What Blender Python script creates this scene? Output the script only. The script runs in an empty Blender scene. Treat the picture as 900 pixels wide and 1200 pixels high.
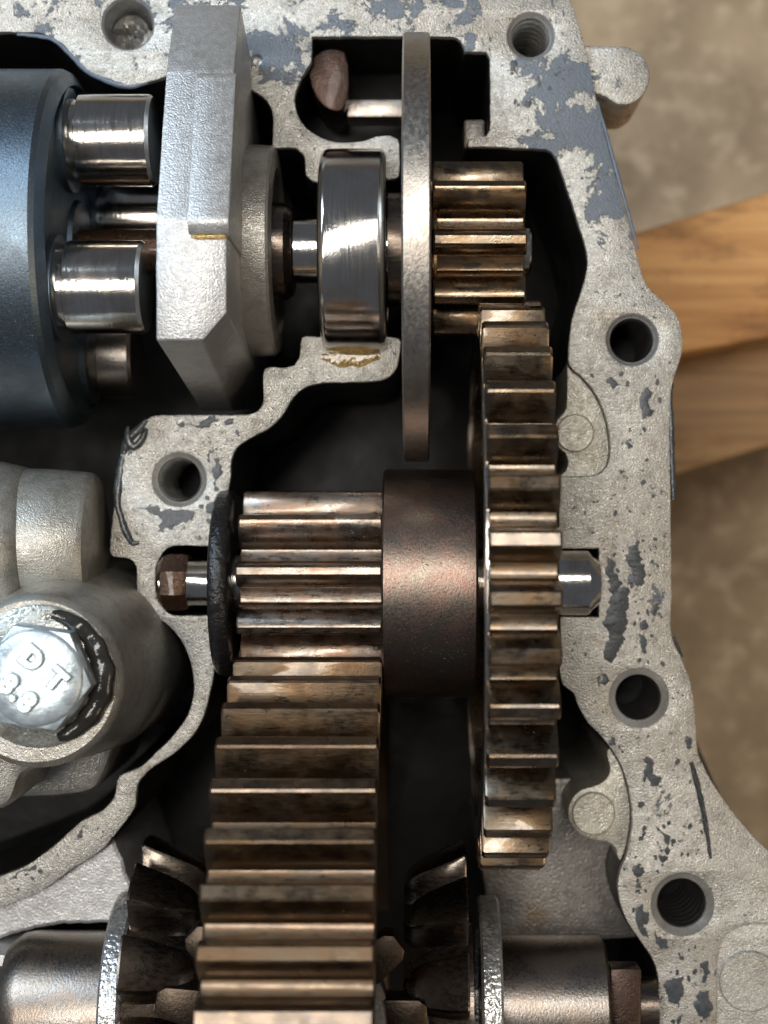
import bpy, bmesh, math, random
from mathutils import Vector, Matrix

# ------------------------------------------------------------------ setup
S = 0.00015            # one plan unit (0.15 mm); the flange face is z = 0, x to the right, y down the plan
CX, CY, CD = 490.0, 600.0, 1800.0
rng = random.Random(7)
sc = bpy.context.scene
C = sc.collection
R = math.radians

def W(x, y, z=0.0):
    return Vector(((x - 450.0) * S, (600.0 - y) * S, z * S))

def up(px, py, z):
    """plan position of something standing at height z that is seen at (px, py)"""
    k = (CD - z) / CD
    return (CX + (px - CX) * k, CY + (py - CY) * k)

cam_d = bpy.data.cameras.new('camera')
cam = bpy.data.objects.new('camera', cam_d); C.objects.link(cam)
cam.location = W(CX, CY, CD)
cam_d.sensor_fit = 'VERTICAL'; cam_d.sensor_height = 36.0; cam_d.sensor_width = 27.0
cam_d.lens = 54.0
cam_d.shift_x = -(CX - 450.0) / 1200.0
cam_d.clip_start = 0.01; cam_d.clip_end = 20.0
cam_d.dof.use_dof = True
cam_d.dof.focus_distance = (CD - 130) * S
cam_d.dof.aperture_fstop = 14.0
sc.camera = cam

wd = bpy.data.worlds.new('World'); sc.world = wd; wd.use_nodes = True
bg = wd.node_tree.nodes['Background']
bg.inputs[0].default_value = (0.80, 0.86, 1.0, 1); bg.inputs[1].default_value = 0.125

def area_lamp(name, loc, target, sx, sy, power, col):
    d = bpy.data.lights.new(name, 'AREA'); d.shape = 'RECTANGLE'; d.size = sx; d.size_y = sy
    d.energy = power; d.color = col
    o = bpy.data.objects.new(name, d); C.objects.link(o)
    o.location = loc
    o.rotation_euler = (Vector(target) - Vector(loc)).to_track_quat('-Z', 'Y').to_euler()
    return o
area_lamp('ceiling_tube_lamp', (-0.12, 0.115, 0.95), (0, 0, 0), 0.80, 0.15, 7.3, (1.0, 0.965, 0.91))
area_lamp('window_light', (-0.42, 0.36, 0.44), (0, 0, 0), 0.34, 0.28, 4.2, (0.66, 0.82, 1.0))
area_lamp('workshop_lamp', (0.75, -0.35, 0.85), (0, 0, 0), 0.35, 0.35, 2.2, (1.0, 0.78, 0.50))

sc.view_settings.view_transform = 'Standard'
sc.view_settings.look = 'None'
sc.view_settings.exposure = -0.22
sc.view_settings.gamma = 1.0
sc.view_settings.use_curve_mapping = False

# ------------------------------------------------------------------ materials
class NT:
    def __init__(self, name):
        self.m = bpy.data.materials.new(name); self.m.use_nodes = True
        self.t = self.m.node_tree; self.p = self.t.nodes['Principled BSDF']
        tc = self.n('ShaderNodeTexCoord'); oi = self.n('ShaderNodeObjectInfo')
        sc_ = self.n('ShaderNodeVectorMath', operation='SCALE'); self.l(tc.outputs['Object'], sc_.inputs[0]); sc_.inputs['Scale'].default_value = 1 / S
        rn = self.math('MULTIPLY', oi.outputs['Random'], 937.0)
        ad = self.n('ShaderNodeVectorMath', operation='ADD'); self.l(sc_.outputs[0], ad.inputs[0]); self.l(rn, ad.inputs[1])
        self.co, self.raw, self.rand = ad.outputs[0], sc_.outputs[0], oi.outputs['Random']
    def n(self, typ, **kw):
        nd = self.t.nodes.new(typ)
        for k, v in kw.items(): setattr(nd, k, v)
        return nd
    def l(self, a, b): self.t.links.new(a, b)
    def put(self, sock, v):
        if isinstance(v, bpy.types.NodeSocket): self.l(v, sock)
        elif v is not None: sock.default_value = v
    def math(self, op, a, b=None, c=None, clamp=False):
        nd = self.n('ShaderNodeMath', operation=op, use_clamp=clamp)
        for i, v in enumerate((a, b, c)): self.put(nd.inputs[i], v)
        return nd.outputs[0]
    def noise(self, scale, detail=4, rough=0.55, stretch=None, co=None, dist=0.0):
        co = co or self.co
        if stretch:
            mp = self.n('ShaderNodeMapping'); self.l(co, mp.inputs[0]); mp.inputs['Scale'].default_value = stretch; co = mp.outputs[0]
        nd = self.n('ShaderNodeTexNoise'); self.l(co, nd.inputs['Vector'])
        nd.inputs['Scale'].default_value = scale; nd.inputs['Detail'].default_value = detail
        nd.inputs['Roughness'].default_value = rough; nd.inputs['Distortion'].default_value = dist
        return nd.outputs['Fac']
    def voro(self, scale, feature='F1', co=None):
        nd = self.n('ShaderNodeTexVoronoi', feature=feature); self.l(co or self.co, nd.inputs['Vector']); nd.inputs['Scale'].default_value = scale
        return nd.outputs['Distance']
    def rng(self, v, a, b, c=0.0, d=1.0):
        nd = self.n('ShaderNodeMapRange'); self.put(nd.inputs[0], v)
        for i, x in enumerate((a, b, c, d)): self.put(nd.inputs[i + 1], x)
        return nd.outputs[0]
    def mix(self, f, a, b):
        nd = self.n('ShaderNodeMix', data_type='RGBA'); self.put(nd.inputs[0], f)
        for s, v in ((nd.inputs[6], a), (nd.inputs[7], b)):
            self.put(s, v if isinstance(v, bpy.types.NodeSocket) else (*v, 1))
        return nd.outputs[2]
    def bump(self, h, dist=1.0, strength=1.0, prev=None):
        nd = self.n('ShaderNodeBump'); nd.inputs['Strength'].default_value = strength; nd.inputs['Distance'].default_value = dist * S
        self.l(h, nd.inputs['Height'])
        if prev is not None: self.l(prev, nd.inputs['Normal'])
        return nd.outputs[0]
    def out(self, col, rough, metal=0.0, nrm=None, **kw):
        p = self.p
        self.put(p.inputs['Base Color'], col if isinstance(col, bpy.types.NodeSocket) else (*col, 1))
        self.put(p.inputs['Roughness'], rough); self.put(p.inputs['Metallic'], metal)
        if nrm is not None: self.l(nrm, p.inputs['Normal'])
        for k, v in kw.items(): self.put(p.inputs[k], v)
        return self.m

def cast_material(name, base, dark, grain=0.42, gdist=1.6, metal=0.6, rough=0.45, film=False, pits=0.0, stain=0.0, speck=0.6):
    t = NT(name)
    g1 = t.noise(grain, 1.5, 0.5); g2 = t.noise(grain * 0.3, 2, 0.5); big = t.noise(0.013, 5, 0.6); g3 = t.noise(grain * 1.2, 4, 0.7, co=t.raw)
    light = tuple(min(0.9, x * 1.45) for x in base)
    col = t.mix(t.rng(big, 0.35, 0.7), base, tuple(0.78 * b + 0.22 * d for b, d in zip(base, dark)))
    col = t.mix(t.math('MULTIPLY', t.rng(g3, 0.47, 0.33), speck), col, dark)
    col = t.mix(t.math('MULTIPLY', t.rng(g3, 0.54, 0.68), speck), col, light)
    if stain:
        sm = t.math('MULTIPLY', t.rng(t.noise(0.018, 6, 0.62), 0.55, 0.72), stain)
        col = t.mix(sm, col, (0.24, 0.16, 0.075))
    mt = metal; rg = t.rng(g2, 0.3, 0.7, rough - 0.10, rough + 0.12)
    b = t.bump(g1, gdist, 0.7); b = t.bump(g2, gdist, 0.3, b)
    mid = t.noise(0.055, 5, 0.65)
    col = t.mix(t.math('MULTIPLY', t.rng(mid, 0.50, 0.66), 0.48), col, dark)
    scr = t.rng(t.noise(0.7, 3, 0.6, stretch=(0.035, 1.0, 1.0), co=t.raw), 0.60, 0.66)
    scm = t.math('MULTIPLY', scr, t.math('MULTIPLY', t.rng(big, 0.48, 0.56), 0.45))
    col = t.mix(scm, col, light); rg = t.math('SUBTRACT', rg, t.math('MULTIPLY', scm, 0.15))
    if film:
        sx = t.n('ShaderNodeSeparateXYZ'); t.l(t.raw, sx.inputs[0])
        w = t.math('MULTIPLY', t.rng(sx.outputs['Y'], 250.0, 420.0), 0.085)
        for cx, cy, r, k in ((668, 120, 75, 0.17), (705, 200, 75, 0.11), (722, 262, 60, 0.13), (618, 92, 45, 0.10), (328, 70, 50, 0.16), (420, 4, 130, 0.07), (560, 6, 60, 0.07), (240, 4, 90, 0.08), (40, 6, 90, 0.08), (735, 680, 90, 0.10),
                             (790, 930, 70, 0.08), (815, 1160, 60, 0.07), (200, 600, 50, 0.09), (580, 130, 60, -0.12), (600, 10, 40, -0.1)):
            d = t.n('ShaderNodeVectorMath', operation='DISTANCE'); t.l(t.raw, d.inputs[0]); d.inputs[1].default_value = (cx - 450, 600 - cy, 0)
            w = t.math('ADD', w, t.rng(d.outputs['Value'], r * 0.35, r, k, 0.0))
        fn = t.noise(0.024, 9, 0.68, dist=0.4)
        fm = t.rng(t.math('ADD', t.math('SUBTRACT', fn, 0.685), w), 0.0, 0.016)
        col = t.mix(fm, col, (0.15, 0.17, 0.195))
        mt = t.math('SUBTRACT', metal, t.math('MULTIPLY', fm, metal * 0.9))
        b = t.bump(fm, 1.2, 0.7, b)
    if pits:
        pn = t.rng(t.noise(0.15, 4, 0.7), 0.60, 0.645); pr = t.rng(t.noise(0.017, 3, 0.5), 0.45, 0.56)
        pm = t.math('MULTIPLY', t.math('MULTIPLY', pn, pr), pits)
        col = t.mix(pm, col, (0.055, 0.055, 0.055))
    return t.out(col, rg, mt, b)

def steel_material(name, c1, c2, rough=0.2, streak=(0.02, 0.5, 0.5), tint=None, tint_amt=0.5, bumpd=0.35, metal=1.0, speck=0.0, soot=0.0, coat=0.0):
    t = NT(name)
    st = t.noise(0.9, 4, 0.6, stretch=streak); pat = t.noise(0.022, 5, 0.6, dist=0.5); fine = t.noise(0.35, 3, 0.6)
    col = t.mix(t.rng(st, 0.15, 0.85), c1, c2)
    if tint: col = t.mix(t.math('MULTIPLY', t.rng(pat, 0.42, 0.66), tint_amt), col, tint)
    if soot:
        sm = t.math('MULTIPLY', t.rng(t.noise(0.045, 6, 0.68), 0.55, 0.68), soot)
        col = t.mix(sm, col, (0.045, 0.038, 0.032))
    rg = t.math('ADD', t.rng(st, 0.25, 0.75, rough * 0.8, rough * 1.35), t.rng(pat, 0.35, 0.7, -0.03, 0.06))
    b = t.bump(st, bumpd, 0.6); b = t.bump(fine, bumpd, 0.5, b)
    if speck:
        sp = t.rng(t.noise(0.5, 2, 0.5), 0.68, 0.76)
        b = t.bump(sp, speck, 0.8, b)
    if coat:
        nick = t.rng(t.noise(0.11, 3, 0.7), 0.70, 0.74); b = t.bump(nick, -1.6, 0.8, b)
        rg = t.math('ADD', rg, t.rng(t.noise(0.05, 4, 0.6), 0.40, 0.62, -0.07, 0.09))
    kw = {'Coat Weight': t.rng(pat, 0.4, 0.6, coat * 0.3, coat), 'Coat Roughness': 0.05, 'Coat IOR': 1.47, 'Coat Tint': (1.0, 0.83, 0.58, 1)} if coat else {}
    return t.out(col, rg, metal, b, **kw)

M = {}
M['flange'] = cast_material('cast_aluminium_flange', (0.51, 0.488, 0.44), (0.19, 0.17, 0.14), 0.52, 1.5, 0.6, 0.42, film=True, pits=1.0, stain=0.35, speck=0.85)
M['ledge'] = cast_material('cast_aluminium_ledge', (0.50, 0.475, 0.41), (0.24, 0.21, 0.15), 0.46, 1.3, 0.6, 0.42, pits=0.5, stain=0.2)
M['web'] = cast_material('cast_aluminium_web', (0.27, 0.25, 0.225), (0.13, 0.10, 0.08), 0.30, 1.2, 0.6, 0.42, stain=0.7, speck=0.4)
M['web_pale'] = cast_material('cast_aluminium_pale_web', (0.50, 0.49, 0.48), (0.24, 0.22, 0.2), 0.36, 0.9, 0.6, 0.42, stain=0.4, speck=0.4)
M['block'] = cast_material('cast_aluminium_block', (0.50, 0.49, 0.475), (0.34, 0.33, 0.31), 0.50, 0.95, 0.6, 0.38, stain=0.2, speck=0.35)
M['bracket'] = cast_material('cast_aluminium_bracket', (0.40, 0.385, 0.345), (0.22, 0.19, 0.145), 0.52, 0.8, 0.65, 0.38, stain=0.55, speck=0.4)
M['cavity'] = cast_material('oily_casting_painted_shade', (0.013, 0.012, 0.011), (0.006, 0.005, 0.005), 0.05, 0.8, 0.0, 0.45)  # oily aluminium, coloured near-black to carry the shade inside the cavity
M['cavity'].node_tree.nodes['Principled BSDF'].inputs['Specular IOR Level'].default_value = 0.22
M['bore'] = steel_material('bored_aluminium_thread', (0.42, 0.41, 0.39), (0.60, 0.58, 0.55), 0.34, (0.5, 0.5, 0.06), tint=(0.22, 0.19, 0.15), tint_amt=0.5, metal=0.65)
M['thread_dark'] = steel_material('near_black_thread', (0.035, 0.032, 0.03), (0.06, 0.055, 0.05), 0.35, (0.5, 0.5, 0.06), metal=0.4)  # near-black version of the bore metal, used in three holes
M['bore_dark'] = steel_material('dark_hole_bottom', (0.02, 0.02, 0.02), (0.03, 0.03, 0.03), 0.5)
M['chrome'] = steel_material('ground_bearing_steel', (0.62, 0.60, 0.57), (0.74, 0.72, 0.68), 0.13, (0.4, 0.02, 0.02), tint=(0.50, 0.41, 0.33), tint_amt=0.6, bumpd=0.16)
M['pin'] = steel_material('polished_pin_steel', (0.62, 0.60, 0.56), (0.76, 0.73, 0.68), 0.12, (0.3, 0.025, 0.025), tint=(0.44, 0.35, 0.27), tint_amt=0.7, bumpd=0.2)
M['plate'] = steel_material('dull_plate_steel', (0.40, 0.37, 0.33), (0.52, 0.48, 0.42), 0.34, (0.25, 0.2, 0.2), tint=(0.36, 0.27, 0.22), tint_amt=0.6, bumpd=0.5)
M['drum'] = steel_material('blued_drum_steel', (0.15, 0.195, 0.235), (0.185, 0.235, 0.275), 0.36, (0.5, 0.5, 0.5), tint=(0.13, 0.14, 0.15), tint_amt=0.6, bumpd=0.35, speck=0.5)
M['gear'] = steel_material('oily_gear_steel', (0.20, 0.165, 0.125), (0.27, 0.225, 0.17), 0.27, (0.09, 0.5, 0.5), tint=(0.23, 0.14, 0.085), tint_amt=0.6, bumpd=0.25, soot=0.5, coat=0.8)
M['spur'] = steel_material('dark_spur_gear_steel', (0.150, 0.127, 0.102), (0.20, 0.17, 0.138), 0.30, (0.09, 0.4, 0.4), tint=(0.19, 0.125, 0.08), tint_amt=0.6, bumpd=0.25, soot=0.4, coat=0.8)
M['bronze'] = steel_material('brown_stained_gear_steel', (0.120, 0.092, 0.065), (0.16, 0.122, 0.087), 0.35, (0.08, 0.5, 0.5), tint=(0.155, 0.092, 0.06), tint_amt=0.5, bumpd=0.25, soot=0.25, coat=0.7)
M['pinion'] = steel_material('worn_pinion_steel', (0.20, 0.175, 0.155), (0.28, 0.245, 0.215), 0.31, (0.09, 0.45, 0.45), tint=(0.27, 0.165, 0.125), tint_amt=0.6, bumpd=0.3, speck=0.7, soot=0.6, coat=0.6)
M['collar'] = steel_material('heat_tinted_collar_steel', (0.18, 0.15, 0.12), (0.205, 0.17, 0.135), 0.32, (0.5, 0.4, 0.4), tint=(0.27, 0.14, 0.11), tint_amt=0.6, bumpd=0.3, speck=0.6)
M['bevel'] = steel_material('black_oiled_bevel_steel', (0.16, 0.135, 0.11), (0.21, 0.178, 0.148), 0.26, (0.05, 0.3, 0.3), tint=(0.14, 0.09, 0.06), tint_amt=0.6, bumpd=0.3)
M['brown'] = steel_material('rusty_brown_steel', (0.060, 0.034, 0.022), (0.10, 0.06, 0.042), 0.30, (0.2, 0.2, 0.2), bumpd=2.0, metal=0.7, speck=1.2, coat=0.8)
M['copper'] = steel_material('copper_stained_steel', (0.060, 0.040, 0.033), (0.085, 0.058, 0.048), 0.40, (0.2, 0.2, 0.2), bumpd=1.0, coat=0.15)
M['spider'] = steel_material('brown_oiled_pinion_steel', (0.065, 0.048, 0.036), (0.09, 0.068, 0.05), 0.34, (0.3, 0.3, 0.3), bumpd=0.5)
M['disc'] = cast_material('rough_silver_disc_edge', (0.56, 0.55, 0.53), (0.18, 0.17, 0.16), 0.20, 3.0, 0.8, 0.30)
M['shaft'] = steel_material('tarnished_shaft_steel', (0.23, 0.205, 0.18), (0.27, 0.245, 0.22), 0.30, (0.5, 0.3, 0.3), tint=(0.33, 0.24, 0.17), tint_amt=0.6, bumpd=0.4)
def simple(name, c, rough, metal=0.0, nz=0.15, bd=0.8, var=0.5):
    t = NT(name); a = t.noise(nz, 4, 0.6)
    col = t.mix(t.rng(a, 0.3, 0.7), tuple(x * (1 - var * 0.5) for x in c), tuple(min(1, x * (1 + var * 0.5)) for x in c))
    return t.out(col, t.rng(a, 0.3, 0.7, rough * 0.8, min(1, rough * 1.2)), metal, t.bump(a, bd, 0.8))
M['washer'] = simple('wet_black_washer', (0.016, 0.015, 0.015), 0.22, 0.2, 0.09, 4.0)
M['sealant'] = simple('grey_sealant', (0.052, 0.058, 0.064), 0.40, 0.0, 0.2, 0.8)
M['bead'] = simple('glossy_sealant_bead', (0.045, 0.05, 0.053), 0.20, 0.0, 0.06, 2.0)
M['film'] = simple('blue_grey_sealant_film', (0.12, 0.15, 0.19), 0.38, 0.0, 0.1, 0.6)
M['zinc'] = simple('zinc_plated_bolt', (0.52, 0.58, 0.60), 0.38, 0.6, 0.07, 1.4, 0.4)
M['washer_zinc'] = cast_material('dirty_zinc_washer', (0.42, 0.42, 0.38), (0.05, 0.045, 0.035), 0.3, 1.0, 0.6, 0.3, pits=0.9, stain=0.9, speck=0.3)
M['grease'] = simple('black_grease', (0.028, 0.026, 0.022), 0.14, 0.0, 0.045, 1.6)
M['oil'] = (lambda t: t.out((0.85, 0.58, 0.22), 0.06, 0.0, t.bump(t.noise(0.06, 3), 1.5, 0.6), **{'Transmission Weight': 0.9, 'IOR': 1.45}))(NT('amber_oil'))
def wood_material(name, c1, c2):
    t = NT(name); sx = t.noise(0.03, 6, 0.6, stretch=(0.10, 1.6, 1.6)); k = t.noise(0.013, 5, 0.62, stretch=(0.5, 1.2, 1.2))
    col = t.mix(t.rng(sx, 0.35, 0.68), c1, c2)
    col = t.mix(t.rng(k, 0.50, 0.66, 0, 0.75), col, (0.20, 0.085, 0.025))
    return t.out(col, 0.6, 0.0, t.bump(sx, 3.0, 0.5))
M['wood'] = wood_material('orange_pine', (0.78, 0.42, 0.15), (0.52, 0.23, 0.065))
M['wood_brown'] = wood_material('brown_pine', (0.42, 0.245, 0.105), (0.27, 0.15, 0.06))  # plain darker brown pine for the second board
def floor_material():
    t = NT('worn_concrete'); a = t.noise(0.0045, 6, 0.62); b = t.noise(0.02, 5, 0.6)
    col = t.mix(t.rng(a, 0.35, 0.65), (0.48, 0.35, 0.215), (0.26, 0.185, 0.105))
    col = t.mix(t.rng(b, 0.50, 0.68, 0, 0.7), col, (0.62, 0.47, 0.31))
    return t.out(col, 0.7, 0.0, t.bump(b, 6.0, 0.4))
M['floor'] = floor_material()

# ------------------------------------------------------------------ mesh helpers
def thing(name, label, cat, loc, group=None):
    o = bpy.data.objects.new(name, None); C.objects.link(o); o.location = W(*loc); o.empty_display_size = 0.004
    o['label'] = label; o['category'] = cat
    if group: o['group'] = group
    bpy.context.view_layer.update()
    return o
def link(name, me, mat, parent=None):
    o = bpy.data.objects.new(name, me); C.objects.link(o)
    if mat is not None and not me.materials: me.materials.append(mat)
    if parent is not None:
        o.parent = parent
        o.matrix_parent_inverse = parent_matrix(parent).inverted()
    return o
def parent_matrix(p):
    m = Matrix.LocRotScale(p.location, p.rotation_euler, p.scale)
    if p.parent is not None: m = parent_matrix(p.parent) @ p.matrix_parent_inverse @ m
    return m
def finish(me, ang=35):
    me.validate(); me.shade_smooth(); me.set_sharp_from_angle(angle=R(ang)); me.update()
    return me
def mesh(name, verts, faces, ang=35, world=True):
    me = bpy.data.meshes.new(name)
    me.from_pydata([W(*v) if world else (v[0] * S, -v[1] * S, v[2] * S) for v in verts], [], faces)
    bm = bmesh.new(); bm.from_mesh(me); bmesh.ops.recalc_face_normals(bm, faces=bm.faces); bm.to_mesh(me); bm.free()
    return finish(me, ang)

def spline(pts, step=7.0, jit=0.0, closed=True, tension=0.5):
    """resampled Catmull-Rom through plan points; a point given as (x, y, 1) is a sharp corner"""
    out = []; n = len(pts)
    for i in range(n if closed else n - 1):
        p0, p1, p2, p3 = (pts[(i - 1) % n], pts[i], pts[(i + 1) % n], pts[(i + 2) % n])
        if not closed:
            p0 = pts[max(i - 1, 0)]; p3 = pts[min(i + 2, n - 1)]
        a, b = Vector(p1[:2]), Vector(p2[:2])
        L = (b - a).length
        t1 = Vector((0, 0)) if len(p1) > 2 else (b - Vector(p0[:2]))
        t2 = Vector((0, 0)) if len(p2) > 2 else (Vector(p3[:2]) - a)
        for t_ in (t1, t2):
            if t_.length > 1e-6: t_.length = min(t_.length * tension, L * 0.9)
        m = max(1, int(L / step))
        for k in range(m):
            t = k / m; h = (2*t**3 - 3*t**2 + 1, t**3 - 2*t**2 + t, -2*t**3 + 3*t**2, t**3 - t**2)
            p = a * h[0] + t1 * h[1] + b * h[2] + t2 * h[3]
            if jit and k: p += Vector((rng.uniform(-jit, jit), rng.uniform(-jit, jit)))
            out.append((p.x, p.y))
    if not closed: out.append(tuple(pts[-1][:2]))
    return out
def circ(x, y, r, n=36, ry=None):
    return [(x + r * math.cos(2*math.pi*k/n), y + (ry or r) * math.sin(2*math.pi*k/n)) for k in range(n)]

def extruded(name, loops, z0, z1, mat, parent=None, bevel=1.2, ang=35, link_it=True):
    """plan outline with holes, from z0 up to z1, with rounded rims"""
    cu = bpy.data.curves.new('outline', 'CURVE'); cu.dimensions = '2D'; cu.fill_mode = 'BOTH'
    for lp in loops:
        sp = cu.splines.new('POLY'); sp.points.add(len(lp) - 1); sp.use_cyclic_u = True
        for p, q in zip(sp.points, lp): p.co = (q[0] * 0.01, -q[1] * 0.01, 0, 1)
    cu.extrude = max(0.0, (z1 - z0) / 2 - bevel) * 0.01
    cu.bevel_depth = bevel * 0.01; cu.bevel_resolution = 1; cu.offset = -bevel * 0.01
    tmp = bpy.data.objects.new('outline', cu); C.objects.link(tmp)
    dg = bpy.context.evaluated_depsgraph_get()
    me = bpy.data.meshes.new_from_object(tmp.evaluated_get(dg))
    bpy.data.objects.remove(tmp); bpy.data.curves.remove(cu)
    zc = (z0 + z1) / 2
    bm = bmesh.new(); bm.from_mesh(me)
    for v in bm.verts: v.co = W(v.co.x * 100, -v.co.y * 100, v.co.z * 100 + zc)
    bmesh.ops.remove_doubles(bm, verts=bm.verts, dist=S * 0.02)
    bmesh.ops.recalc_face_normals(bm, faces=bm.faces)
    bm.to_mesh(me); bm.free(); me.materials.clear(); me.name = name
    finish(me, ang)
    return link(name, me, mat, parent)

def lathe_x(name, prof, ay, az, mat, parent=None, seg=72, ang=30, wob=0.0, cap=True):
    """profile [(x, r)] turned about the line y = ay, z = az"""
    vs = []; fs = []; n = len(prof)
    for x, r in prof:
        for k in range(seg):
            a = 2*math.pi*k/seg; rr = r * (1 + (wob * (rng.random() - 0.5) if wob else 0))
            vs.append((x, ay + rr * math.sin(a), az + rr * math.cos(a)))
    for i in range(n - 1):
        for k in range(seg):
            k2 = (k + 1) % seg
            fs.append((i*seg + k, i*seg + k2, (i+1)*seg + k2, (i+1)*seg + k))
    if cap:
        fs.append(tuple(range(seg))); fs.append(tuple((n-1)*seg + k for k in range(seg)))
    return link(name, mesh(name, vs, fs, ang), mat, parent)
def lathe_z(name, prof, cx, cy, mat, parent=None, seg=48, ang=30, cap=True, jit=0.0):
    vs = []; fs = []; n = len(prof)
    for z, r in prof:
        for k in range(seg):
            a = 2*math.pi*k/seg; rr = r + (rng.uniform(-jit, jit) if jit else 0)
            vs.append((cx + rr * math.cos(a), cy + rr * math.sin(a), z))
    for i in range(n - 1):
        for k in range(seg):
            k2 = (k + 1) % seg; fs.append((i*seg + k, i*seg + k2, (i+1)*seg + k2, (i+1)*seg + k))
    if cap:
        fs.append(tuple(range(seg))); fs.append(tuple((n-1)*seg + k for k in range(seg)))
    return link(name, mesh(name, vs, fs, ang), mat, parent)
def ring_x(x0, x1, ro, ri, b=1.5):
    """closed profile of a ring (outer radius ro, bore ri), bevelled rims"""
    return [(x0, ri), (x0, ro - b), (x0 + b, ro), (x1 - b, ro), (x1, ro - b), (x1, ri), (x0, ri)]
def solid(name, verts, faces, mat, parent=None, bevel=2.0, seg=2, ang=40, cut=None):
    """polyhedron with rounded edges"""
    me = bpy.data.meshes.new(name); bm = bmesh.new()
    vv = [bm.verts.new(v) for v in verts]
    for f in faces: bm.faces.new([vv[i] for i in f])
    bmesh.ops.recalc_face_normals(bm, faces=bm.faces)
    if cut:
        a, b, c = (Vector(q) for q in cut); nn = (b - a).cross(c - a)
        if nn.dot(Vector((400, 700, 600)) - a) < 0: nn = -nn
        r = bmesh.ops.bisect_plane(bm, geom=list(bm.verts) + list(bm.edges) + list(bm.faces), plane_co=a, plane_no=nn, clear_outer=True)
        bmesh.ops.edgeloop_fill(bm, edges=[e for e in r['geom_cut'] if isinstance(e, bmesh.types.BMEdge)])
    if bevel: bmesh.ops.bevel(bm, geom=list(bm.edges), offset=bevel, segments=seg, profile=0.5, affect='EDGES', clamp_overlap=True)
    for v in bm.verts: v.co = W(*v.co)
    bmesh.ops.recalc_face_normals(bm, faces=bm.faces)
    bm.to_mesh(me); bm.free()
    return link(name, finish(me, ang), mat, parent)
def prism_x(name, prof_yz, x0, x1, mat, parent=None, bevel=2.0, x0s=None, x1s=None, cut=None):
    n = len(prof_yz)
    vs = [((x0s[i] if x0s else x0), *p) for i, p in enumerate(prof_yz)] + [((x1s[i] if x1s else x1), *p) for i, p in enumerate(prof_yz)]
    fs = [tuple(range(n)), tuple(range(2*n - 1, n - 1, -1))] + [(i, (i+1) % n, n + (i+1) % n, n + i) for i in range(n)]
    return solid(name, vs, fs, mat, parent, bevel, cut=cut)
def box(name, a, b, mat, parent=None, bevel=2.0):
    (x0, y0, z0), (x1, y1, z1) = a, b
    return prism_x(name, [(y0, z0), (y1, z0), (y1, z1), (y0, z1)], x0, x1, mat, parent, bevel)
def tube(name, pts, radii, mat, parent=None, seg=10, flat=1.0):
    """bead laid along plan points (x, y, z)"""
    vs = []; fs = []; n = len(pts)
    for i, p in enumerate(pts):
        a = Vector(pts[max(i-1, 0)]); b = Vector(pts[min(i+1, n-1)]); d = (b - a); d.normalize()
        side = d.cross(Vector((0, 0, 1))); side.normalize(); u = side.cross(d)
        for k in range(seg):
            t = 2*math.pi*k/seg
            vs.append(tuple(Vector(p) + side * (radii[i] * math.cos(t)) + u * (radii[i] * flat * math.sin(t))))
    for i in range(n - 1):
        for k in range(seg):
            k2 = (k+1) % seg; fs.append((i*seg+k, i*seg+k2, (i+1)*seg+k2, (i+1)*seg+k))
    fs.append(tuple(range(seg))); fs.append(tuple((n-1)*seg+k for k in range(seg)))
    return link(name, mesh(name, vs, fs, 60), mat, parent)

# ---- gears: one tooth (with its share of the root) is one mesh, shared by all teeth of a gear
def tooth_profile(N, m, ro, tip_round=0.10):
    rp = N * m / 2; rb = rp * math.cos(R(20)); rr = ro - 2.2 * m
    inv = lambda a: math.tan(a) - a
    shift = (ro - m - rp) / rp * 0.36 * 0.5
    def half(r):
        if r <= rb: return math.pi/(2*N) + inv(R(20)) + shift
        return math.pi/(2*N) + inv(R(20)) - inv(math.acos(rb / r)) + shift
    h = []
    hp = math.pi / N
    r0 = rr; f = 0.28 * m
    hr = min(half(max(rr + f, rb)) , hp * 0.86)
    h += [(hp, r0), (min(hp*0.97, hr + 0.75*f/r0 + 0.002), r0), (hr + 0.22*f/r0, r0 + 0.30*f), (hr, r0 + f)]
    rs = [rr + f + (ro - tip_round*m - rr - f) * k / 5 for k in range(1, 6)]
    for r in rs: h.append((min(hr, half(r)), r))
    ht = half(ro); h.append((max(0.004, ht - tip_round*m*0.9/ro), ro))
    left = [(-a, r) for a, r in h]; right = [(a, r) for a, r in reversed(h)]
    return left + [(0.0, ro)] + right, rr
def tooth_mesh(name, prof, sections, rin):
    """sections [(x, radial scale, radial offset)]"""
    vs = []; fs = []; n = len(prof)
    a0, a1 = prof[0][0], prof[-1][0]
    loop = list(prof) + [(a1, rin), (a0, rin)]
    for x, k, off in sections:
        for i, (a, r) in enumerate(loop):
            rr = r * k + (off if i < n else 0); vs.append((x, rr * math.sin(a), rr * math.cos(a)))
    L = len(loop)
    for s in range(len(sections) - 1):
        for i in range(L):
            j = (i+1) % L; fs.append((s*L+i, s*L+j, (s+1)*L+j, (s+1)*L+i))
    fs.append(tuple(range(L))); fs.append(tuple((len(sections)-1)*L + i for i in range(L)))
    return mesh(name, vs, fs, 28, world=False)
def gear(parent, N, m, ro, x0, x1, ay, az, t0, mat, bore, ch=2.0, only=None):
    """t0: angle (degrees from straight up, towards smaller y) of the first tooth"""
    prof, rr = tooth_profile(N, m, ro)
    me = tooth_mesh('tooth', prof, [(x0, 1, -ch), (x0 + ch, 1, 0), (x1 - ch, 1, 0), (x1, 1, -ch)], rr - 8)
    me.materials.append(mat)
    for k in range(N):
        o = link('tooth', me, mat, parent)
        o.location = W(450 + 0, ay, az) + Vector((-450 * S, 0, 0))
        o.rotation_euler.x = -R(t0 + 360.0 * k / N)
        o.location.x = -450 * S
    return rr
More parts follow.
